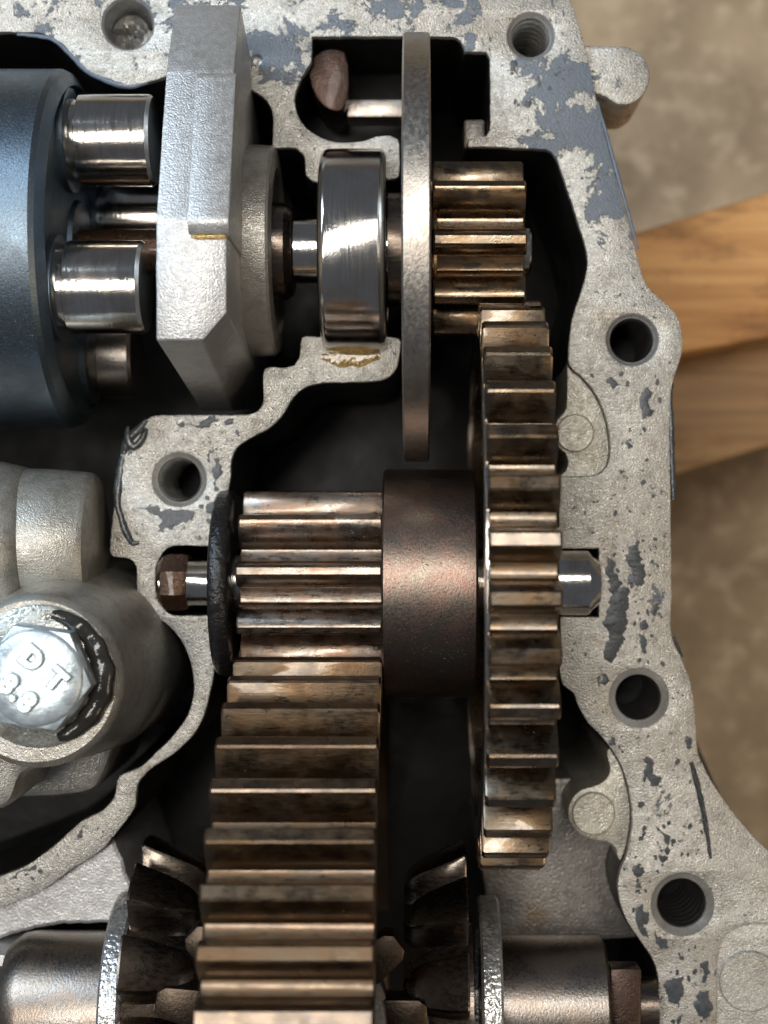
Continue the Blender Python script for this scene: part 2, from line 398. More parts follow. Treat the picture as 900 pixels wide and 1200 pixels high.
def threaded_hole(parent, x, y, ro, ri, dark, depth=150, cs=8, pitch=17.0):
    seg, amp = 48, 9.0
    o = lathe_z('threaded_hole', [(-0.2, ro + 0.4), (-1.2, ro - 0.4), (-2.4, ro - 1.6), (-cs + 2, ri + 3.6), (-cs, ri + 1.2), (-cs - 5, ri + 0.6)], x, y, M['bore'], parent, seg, 40, cap=False)
    vs = []; fs = []; per = 10; nz = int(depth / pitch * per)
    for i in range(nz):
        z = -cs - 2 - i * pitch / per
        for k in range(seg):
            a = 2*math.pi*k/seg; ph = (z / pitch + k / seg) % 1.0
            r = ri + 1.2 - amp * 0.5 * min(1.0, 1.35 * (1 - abs(2*ph - 1))) + amp * 0.25
            vs.append((x + r*math.cos(a), y + r*math.sin(a), z))
    for i in range(nz - 1):
        for k in range(seg): k2 = (k+1) % seg; fs.append((i*seg+k, i*seg+k2, (i+1)*seg+k2, (i+1)*seg+k))
    link('thread', mesh('thread', vs, fs, 18), M['thread_dark' if dark else 'bore'], o)
    lathe_z('hole_bottom', [(-cs - depth + 4, ri + 3), (-cs - depth - 8, ri + 3)], x, y, M['bore_dark'], o, 24)
    return o

# ------------------------------------------------------------------ ground and timber
fl = mesh('floor', [(-9000, -9000, -1150), (9000, -9000, -1150), (9000, 9000, -1150), (-9000, 9000, -1150)], [(0, 1, 2, 3)])
fo = link('floor', fl, M['floor']); fo['kind'] = 'structure'
fo['label'] = 'worn brown concrete workshop floor'
def timber():
    z1, z0 = -520.0, -1148.0
    a = [up(640, 304, z1), up(1300, 104, z1), up(1300, 330, z1), up(640, 440, z1)]
    vs = [(*p, z1) for p in a]
    lo = [(p[0], p[1], z0) for p in a]
    return solid('timber_block', vs + lo, [(0, 1, 2, 3), (7, 6, 5, 4), (0, 4, 5, 1), (1, 5, 6, 2), (2, 6, 7, 3), (3, 7, 4, 0)], M['wood'], None, 8.0)
def board():
    z1, z0 = -640.0, -1149.0
    a = [up(640, 420, z1), up(1300, 306, z1), up(1300, 400, z1), up(640, 604, z1)]
    vs = [(*p, z1) for p in a] + [(*p, z0) for p in a]
    return solid('timber_board', vs, [(0, 1, 2, 3), (7, 6, 5, 4), (0, 4, 5, 1), (1, 5, 6, 2), (2, 6, 7, 3), (3, 7, 4, 0)], M['wood_brown'], None, 10.0)
tb2 = board(); tb2['label'] = 'darker brown timber board beside the orange one'; tb2['category'] = 'timber'
tb = timber(); tb['label'] = 'orange pine timber block lying on the concrete under the gearbox'; tb['category'] = 'timber'

# ------------------------------------------------------------------ gearbox housing
hs = thing('gearbox_housing', 'open cast aluminium gearbox housing with scraped flange and threaded holes', 'gearbox housing', (450, 600, -352))
outer = [(-420, -120, 1), (640, -120), (660, -20), (672, 10), (684, 48), (694, 92), (702, 130), (714, 178), (726, 225), (738, 268), (749, 308),
         (757, 333), (774, 350), (791, 366), (799, 388), (799, 414), (792, 436), (786, 462), (785, 500), (786, 590), (787, 690), (787, 745), (797, 768), (808, 795),
         (814, 830), (817, 876), (828, 905), (846, 934), (872, 968), (905, 1002), (960, 1060), (1000, 1140), (1010, 1560, 1), (-420, 1560, 1)]
cavity = [(-360, 38, 1), (45, 38), (70, 51), (95, 77), (120, 92), (150, 100), (184, 93), (215, 84), (280, 100), (306, 112), (319, 130), (319, 173, 1), (348, 174), (356, 182),
          (359, 206), (366, 212), (380, 213), (455, 210), (467, 207), (468, 175), (466, 163), (458, 159), (440, 160), (427, 165), (400, 167), (378, 162), (358, 149), (347, 130), (346, 110), (354, 90),
          (365, 72, 1), (366, 43, 1), (528, 43), (540, 48), (545, 61, 1), (570, 61), (574, 68), (574, 152), (570, 159), (551, 160), (548, 172, 1), (640, 175), (651, 184),
          (662, 214), (674, 250), (687, 293), (688, 315), (680, 345), (671, 372), (667, 400), (667, 428), (680, 440), (695, 457), (706, 478), (713, 503), (715, 530),
          (712, 545), (703, 555), (690, 558), (655, 559, 1), (655, 643, 1), (702, 643, 1), (702, 723, 1), (657, 723, 1), (656, 785), (660, 803), (672, 812), (679, 830), (690, 848), (705, 863),
          (718, 880), (730, 901), (737, 925), (741, 950), (740, 975), (735, 1000), (727, 1020), (724, 1035), (726, 1055), (735, 1080), (750, 1102), (765, 1125), (771, 1142),
          (772, 1200), (772, 1500, 1), (-360, 1500, 1), (-360, 1207, 1), (0, 1065), (50, 1043), (82, 1020), (120, 995), (141, 970), (158, 946), (161, 920), (177, 901),
          (205, 882), (229, 858), (241, 832), (248, 803), (252, 775), (252, 721, 1), (202, 721), (192, 713), (184, 701), (182, 680), (183, 663), (191, 647), (202, 640), (252, 640, 1), (254, 604),
          (266, 580), (270, 560), (271, 540), (277, 525), (292, 514), (315, 502), (330, 488), (342, 468), (356, 455), (376, 449), (438, 447), (454, 443), (465, 431), (468, 415),
          (468, 397), (440, 395), (372, 395), (354, 396), (351, 419), (345, 428), (335, 431), (310, 433), (309, 470), (303, 481), (290, 486), (182, 487), (165, 496), (151, 507), (143, 525),
          (138, 560), (133, 600), (129, 638), (131, 651), (152, 655), (160, 664), (161, 700), (171, 718), (195, 731), (215, 755), (225, 783), (227, 812), (220, 838), (203, 862),
          (180, 885), (163, 900), (140, 910), (134, 934), (120, 950), (95, 963), (65, 990), (30, 1015), (0, 1027), (-360, 1168, 1)]
holes = [(150, 28, 31, 24), (622, 42, 28, 22), (741, 398, 31, 25), (210, 562, 32, 25), (749, 818, 35, 26), (800, 1060, 37, 28)]
loops = [spline(outer, 8, 0.35), spline(cavity, 6, 0.30)] + [circ(x, y, r) for x, y, r, _ in holes] + [circ(301, 70, 6.5, 16)]
bossrecess = spline([(900, 1083), (872, 1085), (852, 1096), (842, 1115), (840, 1140), (840, 1260, 1), (985, 1260, 1), (985, 1140), (960, 1095)], 7)
loops.append(bossrecess)
fl_o = extruded('flange', loops, -345, 0, M['flange'], hs, 1.3)
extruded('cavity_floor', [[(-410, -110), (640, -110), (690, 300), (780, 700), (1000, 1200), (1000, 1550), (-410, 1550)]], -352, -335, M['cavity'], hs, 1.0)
for i, (x, y, ro, ri) in enumerate(holes[1:]): threaded_hole(hs, x, y, ro, ri, i in (1, 3, 4))
lathe_z('blind_hole', [(-0.3, 6.6), (-9, 5.0), (-10, 0.3)], 301, 70, M['bore'], hs, 20, cap=False)
# the hole at the drum end: plain bore with a mangled insert
bh = lathe_z('drilled_hole', [(-0.2, 31.4), (-3, 29), (-26, 25), (-90, 22), (-92, 1)], 150, 28, M['bore'], hs, 40, cap=False)
vs, fs = [], []
nr, ns = 6, 26
for i in range(nr):
    for k in range(ns):
        a = 2*math.pi*k/ns; r = 21.5 * i / (nr - 1)
        vs.append((148 + r*math.cos(a), 30 + r*math.sin(a), -30 + rng.uniform(-13, 10) * (0.4 + 0.6*(i < nr-1))))
for i in range(nr - 1):
    for k in range(ns): k2 = (k+1) % ns; fs.append((i*ns+k, i*ns+k2, (i+1)*ns+k2, (i+1)*ns+k))
link('torn_insert', mesh('torn_insert', vs, fs, 20), M['bore'], bh)

# inner walls: thin near-black skin along the rim, shade painted over oily casting, below the machined lip
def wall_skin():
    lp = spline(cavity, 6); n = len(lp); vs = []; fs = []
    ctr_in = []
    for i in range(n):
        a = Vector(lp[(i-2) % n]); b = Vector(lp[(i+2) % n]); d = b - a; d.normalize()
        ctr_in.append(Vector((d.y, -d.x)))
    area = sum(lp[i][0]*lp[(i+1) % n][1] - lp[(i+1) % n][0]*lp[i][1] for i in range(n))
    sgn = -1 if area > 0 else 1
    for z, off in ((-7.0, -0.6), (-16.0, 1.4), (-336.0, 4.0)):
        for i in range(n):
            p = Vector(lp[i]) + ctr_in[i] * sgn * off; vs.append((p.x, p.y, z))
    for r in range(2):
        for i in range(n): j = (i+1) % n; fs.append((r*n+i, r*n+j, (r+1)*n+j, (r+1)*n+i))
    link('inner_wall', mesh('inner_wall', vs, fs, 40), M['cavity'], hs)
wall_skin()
# ledges with round ejector marks
ledge1 = spline([(667, 410), (666, 445), (664, 480), (656, 489), (650, 500), (650, 514), (656, 524), (664, 531), (667, 540), (664, 552), (654, 562), (730, 566, 1), (730, 440, 1), (690, 415, 1)], 5)
l1 = extruded('ledge', [ledge1], -340, -13, M['ledge'], hs, 1.5)
ledge2 = spline([(716, 880), (717, 906), (709, 919), (696, 925), (682, 929), (671, 941), (667, 956), (673, 972), (687, 984), (701, 988), (713, 990), (723, 997), (728, 1012), (750, 1018, 1), (760, 900, 1)], 5)
l2 = extruded('ledge', [ledge2], -340, -16, M['ledge'], hs, 1.5)
lathe_z('round_mark', [(-14, 22.5), (-11.2, 22.5), (-9.8, 21.0)], 675, 507, M['ledge'], l1, 36)
lathe_z('round_mark', [(-17, 25.5), (-13.4, 25.5), (-12.0, 24.0)], 697, 956, M['ledge'], l2, 36)
lb = extruded('sunk_pad', [spline([(900, 1078), (868, 1080), (846, 1092), (836, 1112), (834, 1140), (834, 1266, 1), (992, 1266, 1), (992, 1130), (964, 1088)], 7)], -300, -9, M['flange'], hs, 1.0)
lathe_z('round_mark', [(-11, 36), (-6.5, 36), (-5.2, 34.6)], 880, 1152, M['flange'], lb, 40)
# lug on the outside wall
lug = spline([(676, 48, 1), (716, 49), (738, 50), (756, 62), (764, 83), (757, 106), (741, 118), (724, 118), (712, 110), (680, 100, 1)], 5)
lg = extruded('outer_lug', [lug], -135, -14, M['flange'], hs, 4.0)
# webs in the deep end
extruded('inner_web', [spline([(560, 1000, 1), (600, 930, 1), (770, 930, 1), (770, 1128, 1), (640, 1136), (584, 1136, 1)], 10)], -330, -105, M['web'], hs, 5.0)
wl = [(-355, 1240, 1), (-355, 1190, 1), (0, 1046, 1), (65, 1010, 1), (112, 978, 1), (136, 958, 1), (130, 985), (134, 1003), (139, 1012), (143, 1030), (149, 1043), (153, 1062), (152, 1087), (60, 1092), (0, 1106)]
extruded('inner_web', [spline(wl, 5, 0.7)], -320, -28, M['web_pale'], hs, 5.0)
box('inner_boss', (-120, 1112, -200), (14, 1330, 22), M['block'], hs, 5.0)
box('inner_boss', (545, 126, -150), (571, 162, -52), M['web'], hs, 4.0)
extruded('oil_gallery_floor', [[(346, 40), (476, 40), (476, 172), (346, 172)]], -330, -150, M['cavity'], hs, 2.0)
# half-round seat under the bearing
prof = [(198, -330), (410, -330), (410, -14)] + [(295 + 119.5*math.cos(R(a)), -119.5*math.sin(R(a))) for a in range(8, 173, 6)] + [(198, -14)]
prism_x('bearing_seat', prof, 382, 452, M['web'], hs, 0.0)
# sealant left on the face
def jag(pts, levels=3, amp=0.17):
    for _ in range(levels):
        q = []
        for i, p in enumerate(pts):
            n = pts[(i + 1) % len(pts)]; dx, dy = n[0] - p[0], n[1] - p[1]; d = math.hypot(dx, dy)
            q.append(p)
            if d > 2.0:
                k = rng.gauss(0, amp); q.append((p[0] + dx*0.5 - dy*k, p[1] + dy*0.5 + dx*k))
        pts = q
    return pts
def flake(pts, h=1.0, mat='sealant', jit=1.7, name='sealant_flake', step=3, z=0.0):
    return extruded(name, [jag(pts)], z - 0.6, z + h, M[mat], hs, 0.15)
flakes = [
    [(711, 652), (716, 655), (719, 668), (725, 678), (724, 690), (726, 708), (722, 718), (716, 706), (712, 690), (709, 672)],
    [(737, 640), (748, 634), (752, 646), (751, 660), (757, 672), (755, 684), (748, 688), (742, 680), (739, 668), (732, 658)],
    [(715, 700), (724, 690), (735, 688), (737, 702), (733, 716), (736, 730), (730, 745), (726, 762), (716, 778), (708, 772), (710, 755), (713, 740), (710, 722)],
    [(764, 708), (769, 706), (768, 722), (761, 718)], [(751, 728), (757, 726), (757, 738), (750, 736)], [(749, 742), (756, 748), (758, 765), (752, 764)],
    [(752, 460), (760, 453), (764, 462), (763, 488), (752, 491), (750, 472)], [(710, 448), (720, 445), (728, 452), (718, 456)], [(733, 515), (741, 513), (742, 524), (735, 525)],
    [(704, 790), (712, 792), (710, 802), (703, 800)], [(753, 890), (760, 888), (766, 896), (774, 910), (772, 922), (764, 922), (757, 906)], [(715, 862), (721, 866), (720, 874), (713, 872)],
    [(805, 862), (810, 872), (808, 878), (804, 876)],
    [(768, 968), (778, 985), (784, 994), (780, 1002), (772, 996)], [(773, 1000), (784, 1004), (779, 1010), (773, 1008)], [(744, 1014), (752, 1012), (756, 1022), (748, 1028), (742, 1022)],
    [(746, 1035), (752, 1034), (752, 1042), (745, 1041)], [(748, 1062), (754, 1060), (760, 1080), (760, 1098), (750, 1092)], [(767, 1090), (775, 1098), (784, 1110), (774, 1112), (768, 1104)],
    [(781, 1148), (800, 1143), (801, 1160), (796, 1178), (788, 1176), (782, 1166)], [(820, 1128), (830, 1126), (832, 1140), (824, 1146)], [(818, 1164), (832, 1160), (836, 1180), (828, 1194), (818, 1190)], [(795, 1192), (802, 1190), (800, 1210), (792, 1210)],
    [(206, 496), (215, 494), (228, 499), (240, 492), (252, 487), (256, 492), (246, 500), (232, 502), (216, 500)], [(262, 492), (274, 490), (272, 497), (264, 498)],
    [(250, 538), (258, 538), (259, 550), (256, 560), (257, 575), (252, 576), (251, 560), (249, 548)], [(243, 534), (250, 526), (252, 530), (245, 538)],
    [(163, 595), (175, 594), (190, 600), (210, 598), (228, 600), (226, 608), (212, 612), (200, 616), (192, 624), (186, 616), (190, 608), (178, 602)],
    [(240, 594), (250, 588), (252, 596), (246, 602)], [(600, 70), (606, 76), (604, 84), (598, 80)], [(617, 118), (622, 114), (621, 126), (616, 126)],
    [(97, 968), (101, 966), (96, 982), (90, 984)], [(10, 1030), (24, 1020), (42, 1012), (40, 1020), (20, 1030)],
]
for i, f in enumerate(flakes): flake(f, 0.7 + 0.017 * i)
def specks():
    vs = []; fs = []
    spots = [(sum(p[0] for p in f)/len(f), sum(p[1] for p in f)/len(f), 22) for f in flakes] + [(735, 700, 40), (770, 960, 36), (760, 1060, 26), (810, 1150, 24), (200, 620, 40), (235, 590, 20), (770, 640, 30), (715, 850, 24), (745, 470, 30)]
    for cx, cy, sd in spots:
        for _ in range(6):
            x, y, r = cx + rng.gauss(0, sd), cy + rng.gauss(0, sd), rng.uniform(0.9, 3.0)
            n0 = len(vs); m = 8
            for z in (-0.4, rng.uniform(0.25, 0.5)):
                for k in range(m):
                    a = 2*math.pi*k/m; rr = r * (1 if z < 0 else 0.85) * (0.7 + 0.6*abs(math.sin(k*2.3 + cx + r*9)))
                    vs.append((x + rr*math.cos(a), y + rr*math.sin(a)*1.25, z))
            fs.append(tuple(n0 + m + k for k in range(m)))
            for k in range(m): fs.append((n0 + k, n0 + (k+1) % m, n0 + m + (k+1) % m, n0 + m + k))
    keep = [f for f in fs if on_face(vs[f[0]])]
    o = link('sealant_specks', mesh('sealant_specks', vs, keep, 30), M['sealant'], hs); o['kind'] = 'stuff'
def inside(p, poly):
    c = False; n = len(poly)
    for i in range(n):
        (x1, y1), (x2, y2) = poly[i][:2], poly[i-1][:2]
        if (y1 > p[1]) != (y2 > p[1]) and p[0] < (x2-x1)*(p[1]-y1)/(y2-y1) + x1: c = not c
    return c
def on_face(p):
    q = [(p[0] + dx, p[1] + dy) for dx in (-5, 5) for dy in (-5, 5)]
    return all(inside(t, outer) and not inside(t, cavity) for t in q) and all(math.hypot(p[0]-h[0], p[1]-h[1]) > h[2] + 6 for h in holes) and not (p[0] > 832 and p[1] > 1075)
specks()
def bead(pts, radii, mat='bead', flat=0.6, name='sealant_bead'):
    P = spline([p[:2] for p in pts], 5, 0.3, closed=False); n = len(P)
    zs = [p[2] for p in pts]; rr = []; Q = []
    for i, p in enumerate(P):
        t = i / (n - 1) * (len(pts) - 1); j = min(int(t), len(pts) - 2); f = t - j
        Q.append((p[0], p[1], zs[j] * (1-f) + zs[j+1] * f)); rr.append((radii[j] * (1-f) + radii[j+1] * f) * rng.uniform(0.85, 1.15))
    return tube(name, Q, rr, M[mat], hs, 10, flat)
bead([(172, 492, 0), (163, 503, 0), (153, 512, -2), (146, 528, -3), (141, 552, -3), (138, 575, -2), (138, 592, 0), (143, 610, 1), (149, 626, 1), (156, 637, 1), (163, 636, 0)], [3, 6, 7, 5.5, 6, 6, 5, 4, 4, 4.5, 2.5])
bead([(150, 500, 1), (150, 514, 3), (157, 524, 3), (166, 516, 2), (172, 502, 0)], [2, 4.5, 5, 4, 2.5])
bead([(788, 448, -4), (786, 470, -3), (787, 500, -2), (788, 540, -2), (790, 585, -2)], [2.0, 3.4, 3.6, 3.2, 3.0])
bead([(810, 893, 0.5), (816, 915, 0.5), (824, 950, 0.5), (833, 1006, 0.5)], [2.6, 3.4, 3.0, 1.6])
bead([(789, 745, 0), (794, 758, 0), (800, 770, 0)], [1.5, 2, 1])
bead([(20, 40, -1), (60, 45, -1), (85, 66, -1), (104, 84, -2), (130, 95, -2), (152, 100, -3), (172, 95, -3)], [1.6, 2.5, 3, 3.2, 3.4, 4.5, 3], 'film', 0.7)
bead([(700, 118, -3), (712, 160, -3), (724, 205, -2), (736, 248, -2), (748, 292, -2)], [1.5, 2.2, 2.6, 2.0, 1.2], 'film', 0.7)
for pts in ([(376, 418, 0), (398, 420, 0), (420, 421, 0), (446, 417, 0)],): bead(pts, [3, 10, 9, 4], 'oil', 0.07, 'oil_puddle')

# ------------------------------------------------------------------ drum with four pins
AX1 = 295.0
dr = thing('carrier_drum', 'blue-black steel drum with four polished pins standing out of its end face', 'drum', (-60, AX1, -206))
lathe_x('drum_body', [(-340, 150), (-340, 204), (-336, 206), (84, 206), (90, 203), (97, 191), (98, 188), (92, 186), (92, 60), (97, 56), (97, 20)], AX1, 0, M['drum'], dr, 120, 25)
for k in range(4):
    a = R(27 + 90*k); py, pz = AX1 + 130*math.sin(a), 130*math.cos(a)
    xe = 150 if k == 1 else 192
    p = lathe_x('pin', [(90, 46), (108, 46), (110, 51), (xe - 4, 51), (xe, 48), (xe + 0.5, 30)], py, pz, M['shaft' if k == 1 else 'pin'], dr, 56, 30)
    lathe_x('shoulder', [(91.5, 58), (99, 58), (100, 56), (100, 40)], py, pz, M['drum'], p, 40, 30)
lathe_x('drum_shaft', [(90, 26), (230, 26)], AX1, 0, M['brown'], dr, 40)

# ------------------------------------------------------------------ bearing block
bk = thing('bearing_block', 'pale grainy cast aluminium block between the pinned drum and the ball bearing', 'bearing block', (258, 280, -200))
pr = [(41, 109), (130, 166), (300, 230), (425, 230), (475, -100), (466, -200), (124, -200), (47, 84)]
prism_x('body', pr, 222, 294.5, M['block'], bk, 3.0, cut=[(270, 425, 230), (294.5, 396, 230), (262, 474, -100)])
prism_x('raised_pad', [(134, 120), (134, 170), (139, 175.5), (300, 236.5), (306, 237), (316, 232), (319, 226), (319, 120)], 255, 297.5, M['block'], bk, 2.2)
tube('oil_streak', [(258 + 4*i, 318.5 + 0.3*math.sin(i), 231) for i in range(10)], [1.5, 2.6, 3, 3.4, 3.2, 3.4, 3.2, 3, 2.6, 1.5], M['oil'], bk, 10, 0.7)
lathe_x('collar_ring', [(290, 122), (308, 122), (322, 121), (325, 118), (327, 96), (322, 94), (318, 60), (318, 30)], AX1, 0, M['bracket'], bk, 96, 30)
lathe_x('seal', [(316, 58), (336, 56), (344, 50), (344, 30)], AX1, 0, M['bevel'], bk, 60, 30)

# ------------------------------------------------------------------ ball bearing
be = thing('ball_bearing', 'mirror polished ball bearing seated between the cast block and the tall steel plate', 'bearing', (416, AX1, -118))
def rounded_ring(x0, x1, ro, ri, r):
    p = [(x0, ri)]
    for k in range(7): a = R(180 - 15*k); p.append((x0 + r + r*math.cos(a), ro - r + r*math.sin(a)))
    for k in range(7): a = R(90 - 15*k); p.append((x1 - r + r*math.cos(a), ro - r + r*math.sin(a)))
    return p + [(x1, ri), (x0, ri)]
lathe_x('outer_ring', rounded_ring(378, 454, 118, 96, 9), AX1, 0, M['chrome'], be, 128, 30, cap=False)
lathe_x('shield', ring_x(384, 448, 97, 60, 1.0), AX1, 0, M['bevel'], be, 96, 30, cap=False)
lathe_x('inner_ring', rounded_ring(378, 454, 61, 40, 4), AX1, 0, M['chrome'], be, 96, 30, cap=False)

# ------------------------------------------------------------------ input shaft with small pinion, and the tall plate
ins = thing('input_shaft', 'oily steel shaft carrying the short pinion beside the tall thin disc', 'shaft', (540, AX1 - 2, -98))
AXP = 293.0
lathe_x('shaft', [(326, 36), (344, 36), (346, 38.5), (470, 38.5), (520, 36), (612, 30), (619, 29), (621, 27)], AXP, 0, M['pin'], ins, 56, 30)
lathe_x('gap_shade_ring', [(455.5, 40), (455.5, 66), (472, 66), (472, 40)], AXP, 0, M['bevel'], ins, 56, 30)  # added dark ring, standing in for the shaded gap beside the bearing
pg = lathe_x('pinion', [(503, 70), (511, 68), (513, 57), (606, 57), (606, 20)], AXP, 0, M['gear'], ins, 72, 30)
gear(pg, 9, 18.6, 101, 507, 611, AXP, 0, -3, M['gear'], 20)
lathe_x('fillet_collar', [(502, 84), (505, 82), (508, 74), (509, 60)], AXP, 0, M['gear'], pg, 72, 60)
pl = thing('steel_disc', 'tall thin dull steel disc seen edge-on between the bearing and the short pinion', 'disc', (488, AX1, -246))
lathe_x('rim', ring_x(473, 503, 246, 196, 2.0), AX1, 0, M['plate'], pl, 144, 30, cap=False)
lathe_x('web', [(479, 198), (479, 40), (497, 40), (497, 198)], AX1, 0, M['plate'], pl, 96, 30, cap=False)

# ------------------------------------------------------------------ intermediate shaft
AX2 = 683.0
im = thing('intermediate_shaft', 'steel shaft across the gearbox centre with wide collar and stained pinion', 'shaft', (450, AX2, -330))
lathe_x('shaft', [(189, 22), (190, 28), (222, 28), (224, 27.5), (256, 27.5), (258, 40), (628, 40), (629, 38), (688, 38), (690, 37), (702, 25), (702, 10)], AX2, 0, M['pin'], im, 64, 25)
# worn brown end of the shaft: eight flats
vs = []; fs = []
for x, r in ((187, 25), (193, 33), (199, 35), (216, 35), (222, 33)):
    for k in range(32):
        a = 2*math.pi*k/32; rr = r * 0.93 / math.cos(((a + math.pi/8) % (math.pi/4)) - math.pi/8) + rng.uniform(-0.5, 0.5); vs.append((x + rng.uniform(-1.2, 1.2), AX2 - 1 + rr*math.sin(a), rr*math.cos(a)))
for i in range(4):
    for k in range(32): k2 = (k+1) % 32; fs.append((i*32+k, i*32+k2, (i+1)*32+k2, (i+1)*32+k))
fs += [tuple(range(32)), tuple(128 + k for k in range(32))]
eb = link('end_block', mesh('end_block', vs, fs, 25), M['brown'], im); eb['label'] = 'rusty brown worn end of the shaft'
pn = lathe_x('pinion', [(289, 30), (289, 68), (449, 68), (449, 30)], AX2, 0, M['pinion'], im, 72, 30)
gear(pn, 10, 18.0, 108, 288, 450, AX2, 0, 9.6, M['pinion'], 20)
lathe_x('collar', [(450, 60), (450, 130.5), (452, 133), (553, 133), (555.5, 130.5), (555.5, 60)], AX2, 0, M['collar'], im, 128, 30)
sg = lathe_x('spur_gear', ring_x(560, 627, 285, 232, 2), AX2, 0, M['spur'], im, 144, 30, cap=False)
gear(sg, 36, 17.4, 328, 558, 629, AX2, 0, 0, M['spur'], 20, 2.4)
lathe_x('gear_web', [(573, 236), (573, 38), (612, 38), (612, 236)], AX2, 0, M['spur'], sg, 96, 30, cap=False)
lathe_x('lock_ring', ring_x(556, 561, 296, 270, 1), AX2, 0, M['chrome'], im, 144, 30, cap=False)

ws = thing('thrust_washer', 'wet black thrust washer standing on edge beside the stained pinion', 'washer', (268, AX2, -108))
lathe_x('washer_ring', [(256.5, 30), (256.5, 104), (260, 108.5), (268, 109), (275, 108), (279, 103), (279, 30), (256.5, 30)], AX2, 0, M['washer'], ws, 96, 60, wob=0.012, cap=False)

# ------------------------------------------------------------------ differential: ring gear, bevel gears, flanges
AX3 = 1179.0
rg_ = thing('ring_gear', 'large brown stained gear wheel meshing under the stained pinion', 'gear', (368, AX3, -426))
lathe_x('rim', ring_x(287, 448, 386, 336, 2), AX3, 0, M['bronze'], rg_, 160, 30, cap=False)
gear(rg_, 47, 17.5, 426, 285, 450, AX3, 0, 24, M['bronze'], 20, 2.4)
def bevel_gear(label, xb, xs, rb_, rs_, t0, loc, collar):
    g = thing('side_gear', label, 'side gear', loc, None)
    N = 12; hp = math.pi / N; rr = rb_ - 40; k = rs_ / rb_
    base = [(-1, 0), (-0.86, 0.0), (-0.77, 0.10), (-0.70, 0.5), (-0.63, 0.88), (-0.58, 0.97), (-0.50, 1.0), (0, 1.012)]
    base = base + [(-u, v) for u, v in reversed(base[:-1])]
    vs = []; fs = []; L = len(base) + 2
    secs = [(0.0, 0.96, 0.97), (0.03, 1.0, 1.0), (0.35, 1.0, 0.97), (0.6, 0.99, 0.90), (0.8, 0.95, 0.76), (0.92, 0.86, 0.56), (1.0, 0.60, 0.30)]
    for f, hgt, wid in secs:
        rk = 1 + (k - 1) * f; x = xb + (xs - xb) * f
        for u, v in base:
            a = hp * (u if abs(u) == 1 else u * wid); r = rr * rk + 40 * v * hgt * rk
            vs.append((x, r * math.sin(a), r * math.cos(a)))
        for a in (hp, -hp): vs.append((x, (rr - 14) * rk * math.sin(a), (rr - 14) * rk * math.cos(a)))
    for q in range(len(secs) - 1):
        for i in range(L): j = (i + 1) % L; fs.append((q*L + i, q*L + j, (q+1)*L + j, (q+1)*L + i))
    fs += [tuple(range(L)), tuple((len(secs)-1)*L + i for i in range(L))]
    me = mesh('tooth', vs, fs, 32, world=False)
    me.materials.append(M['bevel'])
    for i in range(N):
        o = link('tooth', me, M['bevel'], g); o.location = Vector((-450*S, *W(0, AX3, 0)[1:])); o.rotation_euler.x = -R(t0 + 360.0*i/N)
    lathe_x('hub', [(xb, 40), (xb, rr - 3), (xs, (rr - 4)*k), (xs, 40)], AX3, 0, M['bevel'], g, 64, 30)
    lathe_x('back_boss', [(collar[0], 40), (collar[0], collar[2]), (collar[1], collar[2]), (collar[1], 40)], AX3, 0, M['bevel'], g, 64, 30)
    return g
bevel_gear('dark oiled side gear between the large ring gear and the light cast boss', 171, 248, 198, 164, 31, (210, AX3, -196), (165, 172, 110))
bevel_gear('dark oiled side gear between the large ring gear and the dark spur gear', 545, 474, 194, 160, 25, (510, AX3, -192), (544, 552, 110))
# small bevel pinion lying flat inside the ring gear
sp = thing('spider_pinion', 'small blunt-toothed pinion lying flat inside the large ring gear', 'pinion', (354, 1150, 120))
def spider():
    cx, cy, ro, ri, z1, N = 354.0, 1150.0, 147.0, 106.0, 168.0, 11
    b = lathe_z('body', [(124, 60), (124, ri), (z1 - 8, ri), (z1 - 2, ri - 5), (z1 - 2, ri - 16), (z1 - 7, ri - 18), (z1 - 7, 20)], cx, cy, M['plate'], sp, 72, 30)
    prof = [(ri - 6, -21), (ro - 8, -17), (ro, -10), (ro, 10), (ro - 8, 17), (ri - 6, 21)]
    for k in range(N):
        a = R(-38 + 360.0*k/N)
        pts = [(cx + u*math.cos(a) - v*math.sin(a), cy + u*math.sin(a) + v*math.cos(a)) for u, v in prof]
        extruded('tooth', [pts], 128, z1 - 4, M['spider'], sp, 2.5)
spider()
def flange_disc(label, x0, x1, r, loc):
    f = thing('thrust_disc', label, 'disc', loc)
    lathe_x('rim', ring_x(x0, x1, r, r - 30, 3), AX3, 0, M['disc'], f, 120, 40, cap=False, wob=0.004)
    lathe_x('plate', [(x0 + 4, r - 27), (x0 + 4, 30), (x1 - 4, 30), (x1 - 4, r - 27)], AX3, 0, M['shaft'], f, 64, 30, cap=False)
flange_disc('rough silver disc on edge beside the tarnished wide shaft and light cast boss', 139, 163, 133, (150, AX3, -133))
flange_disc('rough silver disc on edge below the dark spur gear', 560, 584, 126, (572, AX3, -126))
os1 = thing('output_shaft', 'wide tarnished steel shaft next to the light cast boss', 'shaft', (80, AX3, -88))
lathe_x('shaft_body', [(12, 40), (14, 74), (28, 84), (40, 86), (138, 86), (139, 40)], AX3, 0, M['shaft'], os1, 72, 35)
lathe_x('journal', [(-340, 58), (13, 58)], AX3, 0, M['shaft'], os1, 56, 35)
os2 = thing('output_shaft', 'wide tarnished steel shaft with a short square collar below the inner web', 'shaft', (660, AX3, -78))
lathe_x('shaft_body', [(585, 40), (586, 80), (704, 80), (708, 74), (709, 34)], AX3, 0, M['shaft'], os2, 72, 35)
lathe_x('journal', [(709, 34), (768, 34)], AX3, 0, M['bevel'], os2, 48, 35)
box('square_collar', (709.5, 1122, 12), (745, 1236, 46), M['copper'], os2, 3.0)

